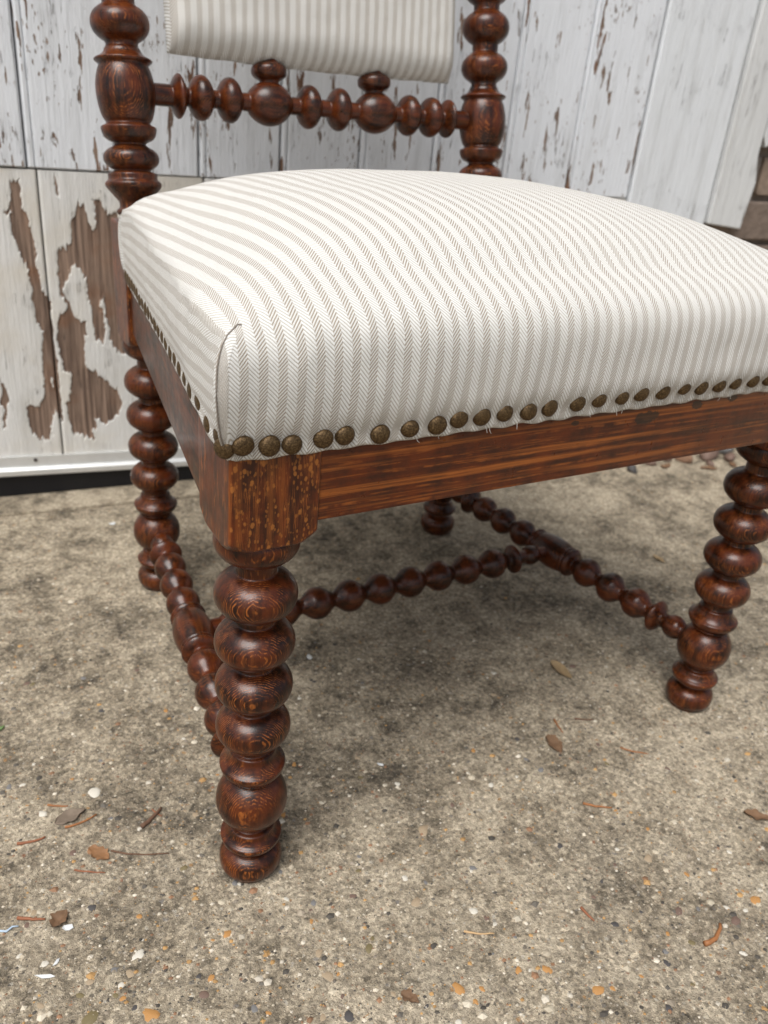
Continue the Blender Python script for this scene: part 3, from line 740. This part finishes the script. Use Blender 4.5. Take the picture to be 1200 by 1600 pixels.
for i in range(NO):
    j = (i + 1) % NO; f = ((nr - 1) * NO + i, (nr - 1) * NO + j, cidx); F.append(f); FUV += [UVv[q] for q in f]
seat = mesh_obj('seat', V, F, FABRIC); ch(seat)
uvl_ = seat.data.uv_layers.new(name='UVMap'); uvl_.data.foreach_set('uv', np.array(FUV, np.float32).ravel())

# dome headed nails ------------------------------------------------------------
def nail_mesh():
    V, F = [], []; seg, nr_ = 20, 6
    for i in range(nr_):
        t = i / (nr_ - 1) * math.pi / 2; r = .00655 * math.cos(t); z = .0034 * math.sin(t)
        if i == nr_ - 1: V.append((0, 0, z)); break
        V += [(r * math.cos(2 * math.pi * j / seg), r * math.sin(2 * math.pi * j / seg), z) for j in range(seg)]
    V += [(.0062 * math.cos(2 * math.pi * j / seg), .0062 * math.sin(2 * math.pi * j / seg), -.003) for j in range(seg)]
    top = (nr_ - 1) * seg
    for i in range(nr_ - 2):
        F += [(i * seg + j, i * seg + (j + 1) % seg, (i + 1) * seg + (j + 1) % seg, (i + 1) * seg + j) for j in range(seg)]
    F += [((nr_ - 2) * seg + j, (nr_ - 2) * seg + (j + 1) % seg, top) for j in range(seg)]
    F += [(top + 1 + j, top + 1 + (j + 1) % seg, (j + 1) % seg, j) for j in range(seg)]
    me = bpy.data.meshes.new('nail'); me.from_pydata(V, [], F); me.update(); me.polygons.foreach_set('use_smooth', [True] * len(me.polygons)); me.materials.append(BRASS)
    return me
NM = nail_mesh()
def nail(x, y, z, rx, rz):
    o = link('nail', NM, seat, (x, y, z), None)
    d = Vector((math.sin(rz) * 1.0, -math.cos(rz), random.uniform(-.12, .05)))
    q = d.to_track_quat('Z', 'Y'); o.rotation_euler = q.to_euler()
    s = random.uniform(.93, 1.05); o.scale = (s, s * random.uniform(.94, 1.0), random.uniform(.9, 1.1))
    return o
for i, (x, z) in enumerate(nail_front):
    nail(x, -b - (.0036 + .0022 * min(1, max(0, (x - .12) / .3))) if i > 2 else -b - .0042, z + (.0008 if i > 8 else 0), 0, random.uniform(-.18, .12))
nail(-.0322, -.0278, .3752, 0, -.95)
def side_nails(sgn):
    y = -.013
    while y < Y1 - .006:
        xx = -b - .0020 + (AL + .003) * tfrac(y)
        z = hem(y) + .0062 + random.uniform(-.0008, .0008)
        o = nail((xx if sgn < 0 else W - xx) - sgn * .0010, y, z, 0, -1.57 if sgn < 0 else 1.57); o.scale.z *= .75
        y += random.uniform(.0165, .0205)
side_nails(-1); side_nails(1)

# back pad ----------------------------------------------------------------------
def back_pad():
    hx, z0, z1 = .1625, .5755, .915
    rc = .010; nx, nz = 90, 90
    # section through the edge: distance from the outline -> depth of the front skin
    V, UV, F = [], [], []
    def add_skin(sign, depth, bulge):
        base = len(V)
        prof_ = [(0, 0), (.0015, .45), (.004, .72), (.008, .90), (.014, 1.0)]
        us = [-hx + d for d, _ in prof_] + list(np.linspace(-hx + .02, hx - .02, nx)) + [hx - d for d, _ in prof_[::-1]]
        vs = [z0 + d for d, _ in prof_] + list(np.linspace(z0 + .02, z1 - .02, nz)) + [z1 - d for d, _ in prof_[::-1]]
        def hgt(d):
            for (a0, h0), (a1, h1) in zip(prof_[:-1], prof_[1:]):
                if d < a1: return h0 + (h1 - h0) * (d - a0) / (a1 - a0)
            return 1.0
        for z in vs:
            for u in us:
                e = min(u + hx, hx - u); g = min(z - z0, z1 - z)
                hh = hgt(e) * hgt(g)
                bu = bulge * (1 - (u / hx) ** 2) ** .7 * (1 - min(1, abs((z - (z0 + z1) / 2) / ((z1 - z0) / 2))) ** 2.4)
                # soft roll along the lower edge
                roll = .010 * max(0, 1 - (z - z0) / .03) ** 2
                yy = sign * (depth * hh + bu - roll * hh) + .0005 * mnoise.noise((u * 50, z * 50, sign))
                V.append((u, yy, z - .4215 - (.0022 * math.sin((u / hx + 1) * math.pi / 2) + .0009 * mnoise.noise((u * 45, 3, 0))) * max(0, 1 - (z - z0) / .05))); UV.append((u + .004 * (1 - min(1, g / .03)) * -1 * 0, z + (0 if g > .02 else 0)))
        n_ = len(us)
        for j in range(len(vs) - 1):
            for i in range(n_ - 1):
                q = (base + j * n_ + i, base + j * n_ + i + 1, base + (j + 1) * n_ + i + 1, base + (j + 1) * n_ + i)
                F.append(q if sign < 0 else q[::-1])
        rim = [i for i in range(n_)] + [j * n_ + n_ - 1 for j in range(1, len(vs))] + [(len(vs) - 1) * n_ + i for i in range(n_ - 2, -1, -1)] + [j * n_ for j in range(len(vs) - 2, 0, -1)]
        return [base + r for r in rim]
    r1 = add_skin(-1, .022, .010); r2 = add_skin(1, .012, .003)
    m = len(r1)
    F.extend([(r1[(i + 1) % m], r1[i], r2[i], r2[(i + 1) % m]) for i in range(m)])
    o = mesh_obj('back_pad', V, F, FABRIC)
    ul = o.data.uv_layers.new(name='UVMap')
    li = np.empty(len(o.data.loops), np.int32); o.data.loops.foreach_get('vertex_index', li)
    ul.data.foreach_set('uv', np.array(UV, np.float32)[li].ravel())
    o.parent = chair
    o.matrix_local = Matrix.Translation((-.003, D + .005 - D / 2 + .002, .4215)) @ Matrix.Rotation(-LEAN, 4, 'X')
    return o
pad = back_pad()

# a few frayed ends of the linen along the front edge
THREAD = simple('linen_thread', (.74, .71, .65), .9, 0, .1)
def tube(name, pts, r0, r1, mat, seg=6, parent=None):
    pts = [Vector(p) for p in pts]; V, F = [], []
    for i, p in enumerate(pts):
        t = (pts[min(i + 1, len(pts) - 1)] - pts[max(i - 1, 0)]).normalized()
        q = t.to_track_quat('Z', 'Y'); r = r0 + (r1 - r0) * i / (len(pts) - 1)
        V += [tuple(p + q @ Vector((r * math.cos(2 * math.pi * j / seg), r * math.sin(2 * math.pi * j / seg), 0))) for j in range(seg)]
    n = len(pts)
    F = [(i * seg + j, i * seg + (j + 1) % seg, (i + 1) * seg + (j + 1) % seg, (i + 1) * seg + j) for i in range(n - 1) for j in range(seg)]
    F += [tuple(range(seg))[::-1], tuple((n - 1) * seg + j for j in range(seg))]
    return mesh_obj(name, V, F, mat, parent)
for x in [.109, .149, .172, .236, .262, .268] + [random.uniform(.05, .44) for _ in range(5)]:
    l = random.uniform(.0012, .003); dx = random.uniform(-.003, .003)
    z = .3668 + (.0025 * min(max((x - .05) / .4, 0), 1))
    tube('thread', [(x, -b - .0012, z + .001), (x + dx * .4, -b - .0018, z - l * .5), (x + dx, -b - .0015 - random.uniform(0, .0015), z - l)], .00022, .00014, THREAD, 4, seat)
CREASE_SHADE = simple('crease_shade', (.21, .18, .15), .95, 0, .3, 900)  # dark tube added along the pleat: its crease shadow put into colour
crease_pts = []
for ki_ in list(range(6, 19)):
    q_ = Vector(rings[ki_][2]); crease_pts.append(q_ + Vector((-.0004, -.0002, 0)))
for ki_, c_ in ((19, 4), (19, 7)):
    q_ = Vector(rings[ki_][c_]); crease_pts.append(q_ + Vector((-.0001, -.0002, .0003)))
tube('corner_crease_shade', [tuple(q_) for q_ in crease_pts], .00055, .00045, CREASE_SHADE, 6, seat)
y = .0
while y < .2:
    l = random.uniform(.0015, .0035); x = -b + (AL + .003) * tfrac(y)
    tube('thread', [(x - .0006, y, hem(y) + .002), (x - .0014, y + random.uniform(-.001, .001), hem(y) + .001 - l)], .0002, .00013, THREAD, 4, seat); y += random.uniform(.008, .02)

# ------------------------------------------------------------------ stones set in the concrete
PEB = [simple('orange_stone', (.42, .215, .07), .6, 0, .35, 160, .3), simple('pale_stone', (.58, .54, .46), .6, 0, .25, 150, .3), simple('grey_stone', (.17, .165, .16), .6, 0, .3, 150, .3),
       simple('tan_stone', (.34, .26, .17), .6, 0, .3, 150, .3), simple('dark_stone', (.065, .06, .058), .55, 0, .3, 150, .3), simple('red_stone', (.155, .10, .076), .65, 0, .35, 150, .3), simple('olive_stone', (.17, .135, .065), .5, 0, .3, 150, .3)]
peb_me = []
for mi, m in enumerate(PEB):
    for v_ in range(4):
        bm = bmesh.new(); bmesh.ops.create_icosphere(bm, subdivisions=2, radius=1)
        for v in bm.verts:
            c = v.co.copy(); q = 1 + .55 * mnoise.noise((c.x * 1.1 + mi * 7, c.y * 1.1 + v_ * 5, c.z)) + .2 * mnoise.noise((c.x * 3, c.y * 3 + v_ * 5, c.z + mi))
            v.co = Vector((c.x * q * 1.15, c.y * q * .85, c.z * (.9 + .2 * q)))
        me = bpy.data.meshes.new('pebble'); bm.to_mesh(me); bm.free(); me.materials.append(m)
        me.polygons.foreach_set('use_smooth', [True] * len(me.polygons)); peb_me.append(me)
def pebble(x, y, r, kind, flat=.32):
    o = link('pebble', peb_me[kind * 4 + random.randrange(4)], ground, (x, y, -r * flat * random.uniform(.45, .8)), (random.uniform(-.15, .15), random.uniform(-.15, .15), random.uniform(0, 6.28)), (r, r, r * flat))
    return o
fixed = [(-.103, -.084, .0075, 0), (.015, -.113, .0055, 3), (-.139, -.072, .0080, 6), (-.098, -.039, .0050, 1), (-.095, .125, .0065, 1), (-.137, .118, .0045, 1), (.145, -.03, .0062, 3), (.101, -.089, .0058, 3), (.305, -.136, .0058, 3), (-.037, -.051, .0042, 0),
         (.289, -.186, .0050, 5), (.140, -.114, .0042, 1), (.052, -.106, .0045, 6), (.094, -.162, .0052, 0), (.161, -.178, .0050, 0), (.185, -.206, .0058, 0), (.357, -.205, .0058, 0), (-.116, -.057, .0045, 1), (-.059, -.079, .0038, 0), (-.067, -.088, .0042, 5), (-.108, -.051, .0045, 3), (.015, -.145, .0055, 4), (.325, -.212, .0048, 5)]
for x, y, r, kd in fixed: pebble(x, y, r, kd, .38)
cpos = Vector((-.1746, -.4333, .5581))
def onground(u, v):      # a point of the yard in front of the lens, used only to spread stones over the visible concrete
    d = cF + cR * (u * .465) - cU * (v * .62)
    return cpos + d * (cpos.z / -d.z) if d.z < -.05 else None
cnt = 0
while cnt < 262:
    p = onground(random.uniform(-1.05, 1.05), random.uniform(.25, 1.03))
    if p is None or p.y > .6: continue
    pebble(p.x, p.y, random.choice((.0014, .0017, .002, .0023, .0026, .0032)) * (1 + .5 * max(0, p.y + .2)), random.choices(range(7), (5, 5, 3, 8, 3, 2, 2))[0]); cnt += 1
# uncountable grit: one object
def grit():
    V, F, cols = [], [], []
    pal = [(.42, .36, .27), (.52, .46, .36), (.34, .28, .20), (.13, .115, .095), (.07, .062, .052), (.42, .25, .10), (.26, .22, .17), (.27, .15, .085), (.60, .54, .44), (.24, .20, .15), (.46, .40, .30), (.38, .32, .24)]
    n = 0
    while n < 22000:
        p = onground(random.uniform(-1.15, 1.15), random.uniform(.1, 1.08))
        if p is None or p.y > .64 or abs(p.x) > 2: continue
        r = min(.0036, .00060 * math.exp(random.gauss(.34, .52))); a0 = random.uniform(0, 6.28); bI = len(V); h_ = r * random.uniform(.3, .75)
        k_ = random.choice((4, 5, 6))
        for j in range(k_):
            rr = r * random.uniform(.7, 1.25); t = a0 + 2 * math.pi * j / k_
            V.append((p.x + rr * math.cos(t) * 1.2, p.y + rr * math.sin(t), -.0004))
        V.append((p.x + random.uniform(-.3, .3) * r, p.y + random.uniform(-.3, .3) * r, h_))
        c = random.choice(pal); q = random.uniform(.75, 1.15)
        for j in range(k_):
            F.append((bI + j, bI + (j + 1) % k_, bI + k_)); cols += [(c[0] * q, c[1] * q, c[2] * q, 1)] * 3
        n += 1
    k = NT('grit_mix'); at = k.t.nodes.new('ShaderNodeAttribute'); at.attribute_name = 'stone'
    k.set(col=at.outputs['Color'], rough=.75, spec=.3)
    o = mesh_obj('grit', V, F, k.m, smooth=False)
    ca = o.data.color_attributes.new('stone', 'FLOAT_COLOR', 'CORNER'); ca.data.foreach_set('color', np.array(cols, np.float32).ravel())
    tag(o, 'fine loose grit and sand grains scattered over the concrete', 'grit', None, 'stuff')
grit()

# ------------------------------------------------------------------ litter on the ground, every scrap a thing of its own
LB_ = simple('dry_brown_leaf', (.15, .085, .045), .75, 0, .45, 120, .5, .001); LO = simple('orange_leaf', (.23, .115, .05), .7, 0, .4, 140, .4); LG = simple('grey_brown_leaf', (.17, .13, .095), .8, 0, .4, 120, .5)
TW = simple('brown_twig', (.13, .070, .042), .8, 0, .4, 200, .5); NO_ = simple('orange_needle', (.30, .125, .045), .6, 0, .35, 200, .3); NR = simple('red_splinter', (.25, .095, .045), .65, 0, .35, 200, .3)
WP = simple('white_paint_chip', (.60, .61, .60), .5, 0, .1, 120, .2); BLT = simple('blue_thread', (.42, .52, .62), .7, 0, .2); STR = simple('pale_straw', (.50, .33, .17), .6, 0, .25); GRN = simple('green_leaf', (.10, .16, .05), .6, 0, .3); PODM = simple('tan_pod', (.27, .19, .10), .7, 0, .35, 150, .5)
def leaf(name, x, y, L, Wd, ang, mat, label, curl=.25, cat='leaf', notch=.55):
    nu, nv = 12, 6; V, F = [], []
    sd_ = random.uniform(0, 99)
    for i in range(nu + 1):
        t = i / nu; hw = Wd / 2 * (math.sin(math.pi * t ** .8) ** .8 if 0 < t < 1 else 0.02) * (1 + notch * mnoise.noise((t * 5, sd_, 0)) + notch * .8 * mnoise.noise((t * 14, sd_, 3)))
        for j in range(nv + 1):
            q = -1 + 2 * j / nv
            V.append((L * (t - .5), hw * q, .0008 + L * curl * ((t - .5) ** 2) * .8 + abs(q) * hw * curl + .0020 * mnoise.noise((t * 5, q * 2.5, sd_))))
    m0 = min(v[2] for v in V); V = [(a, c, d - m0 + .0004) for a, c, d in V]
    N0 = len(V); V += [(a, c, d - .0003) for a, c, d in V]
    for i in range(nu):
        for j in range(nv):
            f = (i * (nv + 1) + j, (i + 1) * (nv + 1) + j, (i + 1) * (nv + 1) + j + 1, i * (nv + 1) + j + 1)
            F.append(f); F.append(tuple(N0 + q for q in f[::-1]))
    o = mesh_obj(name, V, F, mat); o.location = (x, y, 0); o.rotation_euler = (0, 0, ang)
    return tag(o, label, cat)
def twig(name, x, y, L, r, ang, mat, label, bend=.1, cat='twig', z=.0):
    pts = []
    for i in range(8):
        t = i / 7 - .5; pts.append((t * L, bend * L * (t * t * 4 - .5) * .5 + .04 * L * mnoise.noise((t * 6, x * 50, y)), r * .9 + z + .05 * L * t * t))
    o = tube(name, pts, r, r * .55, mat, 7); o.location = (x, y, 0); o.rotation_euler = (0, 0, ang)
    return tag(o, label, cat)
def flake(name, x, y, L, Wd, ang, mat, label, cat='paint chip', th=.0006):
    n = 7; rr = [random.uniform(.75, 1.15) for _ in range(n)]
    V = [(L / 2 * rr[i] * math.cos(2 * math.pi * i / n), Wd / 2 * rr[i] * math.sin(2 * math.pi * i / n), .0008 + th + .0006 * math.sin(i * 2)) for i in range(n)]
    V += [(a * .97, c * .97, d - th) for a, c, d in V]
    F = [tuple(range(n)), tuple(range(2 * n - 1, n - 1, -1))] + [(i, n + i, n + (i + 1) % n, (i + 1) % n) for i in range(n)]
    o = mesh_obj(name, V, F, mat, smooth=False); o.location = (x, y, 0); o.rotation_euler = (0, 0, ang)
    return tag(o, label, cat)
IMG = -.51      # direction of the picture's horizontal on the ground
leaf('dry_leaf', -.118, .105, .026, .013, IMG + .75, LG, 'greyish brown dry leaf on the concrete left of the front leg, upper of two leaves', .12)
twig('pine_needle', -.111, .096, .026, .0011, IMG + .62, NO_, 'orange twig lying against the greyish brown dry leaf', .12)
twig('splinter', -.150, .092, .021, .0013, IMG + .42, NR, 'reddish splinter at the left edge level with the front foot', .15, 'splinter')
twig('twig', -.058, .076, .024, .0020, IMG + 1.1, TW, 'thick dark brown twig nearest the front left foot', .08)
twig('pine_needle', -.053, .080, .012, .0007, IMG - .6, NR, 'short needle crossing the thick dark brown twig', .05, 'needle')
leaf('dry_leaf', -.105, .058, .021, .012, IMG - .45, LO, 'orange brown dry leaf with long thin stem, left of the front foot', .2)
twig('leaf_stem', -.076, .045, .046, .0008, IMG + .02, TW, 'long thin brown stem trailing from the orange brown leaf', .05, 'stem')
twig('pine_needle', -.115, .044, .024, .0008, IMG - .05, NR, 'thin reddish needle below the orange brown leaf', .02, 'needle')
twig('splinter', -.161, .020, .020, .0014, IMG + .02, NR, 'red orange wood splinter at the lower left beside a curled leaf', .02, 'splinter')
leaf('dry_leaf', -.143, .011, .016, .012, IMG + 1.2, LB_, 'small curled dark brown leaf at the lower left', .5)
flake('paint_chip', -.139, .002, .0075, .0058, IMG, WP, 'square white paint chip just below the curled dark brown leaf')
flake('paint_chip', -.160, -.029, .0135, .0028, IMG + .05, WP, 'long narrow white paint chip at the lower left')
flake('paint_chip', -.151, -.022, .006, .0028, IMG + 1.2, WP, 'tiny upright white paint chip right of the long narrow one')
tube('blue_string', [(-.183, .020, .001), (-.178, .0165, .0018), (-.174, .019, .0015), (-.170, .018, .001)], .0009, .0006, BLT, 6); tag(bpy.data.objects['blue_string'], 'scrap of pale blue string at the left edge', 'string')
twig('pine_needle', -.125, .121, .017, .0010, IMG + .02, NO_, 'orange needle above the greyish brown leaf', .04, 'needle')
twig('pine_needle', .304, -.074, .026, .0012, IMG - .12, NO_, 'bright orange needle below the far right foot', .08, 'needle')
twig('bark_strip', .297, -.214, .026, .0022, IMG + .75, NO_, 'orange curled bark strip at the lower right', .25, 'bark')
leaf('dry_leaf', .433, -.146, .024, .012, IMG - .3, LB_, 'dark brown dry leaf at the right edge', .3)
twig('splinter', .219, -.156, .014, .0013, IMG - .95, NR, 'short reddish splinter in the lower right middle', .05, 'splinter')
leaf('seed_pod', .403, .095, .034, .014, IMG - 1.0, PODM, 'tan pointed seed pod on the ground under the seat', .5, 'seed pod', .05)
leaf('dry_leaf', .319, .005, .026, .013, IMG - 1.2, LB_, 'brown dry leaf beside a needle below the seed pod', .4)
leaf('seed_pod', .709, .242, .022, .008, IMG - 1.0, PODM, 'small brown seed husk on the ground left of the right front leg', .4, 'seed pod', .05)
twig('pine_needle', .341, .025, .020, .0010, IMG - 1.3, NO_, 'orange needle standing off the brown leaf under the chair', .05, 'needle')
twig('pine_needle', .373, .022, .020, .0010, IMG + .05, TW, 'brown needle between seed pod and right front foot', .05, 'needle')
twig('pine_needle', .388, -.035, .027, .0009, IMG - .25, NO_, 'orange tipped needle below the right front foot', .08, 'needle')
flake('paint_chip', .155, .226, .010, .0055, IMG - 1.1, WP, 'white paint chip under the seat right of the front left leg')
flake('paint_chip', .148, .052, .0065, .003, IMG - .4, WP, 'small white paint chip in front of the seat shadow')
twig('straw', .132, -.132, .023, .0009, IMG + .02, STR, 'pale straw with a hooked end near the bottom middle', .06, 'straw')
leaf('dry_leaf', .059, -.152, .014, .010, IMG - .5, LB_, 'small olive brown leaf scrap at the bottom middle', .15)
leaf('green_leaf', -.157, .236, .012, .006, IMG + .9, GRN, 'tiny green leaf at the left edge', .3)
flake('paint_chip', -.030, .672, .014, .010, WA, WP, 'pale flake on the concrete at the foot of the door', th=.001)
flake('paint_chip', .030, .600, .010, .007, WA, WP, 'pale flake near the left rear leg')
# rubble along the foot of the wall at the right
RUB = [(1.040, .500, .020, 0, 'orange brick fragment at the foot of the wall behind the right leg'), (1.010, .512, .012, 3, 'small tan stone beside the orange brick fragment'), (1.100, .497, .024, 5, 'dull red brick fragment behind the right leg'),
       (1.165, .515, .034, 2, 'large grey mossy stone at the foot of the wall'), (.962, .508, .012, 1, 'pale pebble left of the orange brick fragment'), (.905, .498, .016, 4, 'dark stone under the edge of the front rail'), (1.075, .468, .010, 1, 'small white pebble before the red brick fragment'), (1.135, .475, .018, 5, 'reddish flat stone before the grey mossy stone')]
BRK = simple('brick_fragment', (.31, .18, .11), .9, 0, .4, 90, .8, .003)
for x, y, r, kd, lb in RUB:
    me = peb_me[kd * 4 + 1].copy(); 
    if 'brick fragment' in lb: me.materials[0] = BRK if kd == 0 else PEB[5]
    o = link('stone', me, None, (x, y, r * .32), (.2, .1, random.uniform(0, 6)), (r * .75, r * .6, r * .5)); tag(o, lb, 'stone', 'rubble at the foot of the wall')
for i, (x, y, L, a_, lb) in enumerate(((.985, .492, .030, .3, 'brown leaf among the rubble left of the orange fragment'), (1.06, .458, .034, -.4, 'brown leaf lying before the rubble behind the right leg'), (1.12, .455, .028, .9, 'small dark leaf below the reddish flat stone'))):
    leaf('dry_leaf', x, y, L, L * .45, a_, LB_, lb, .3)
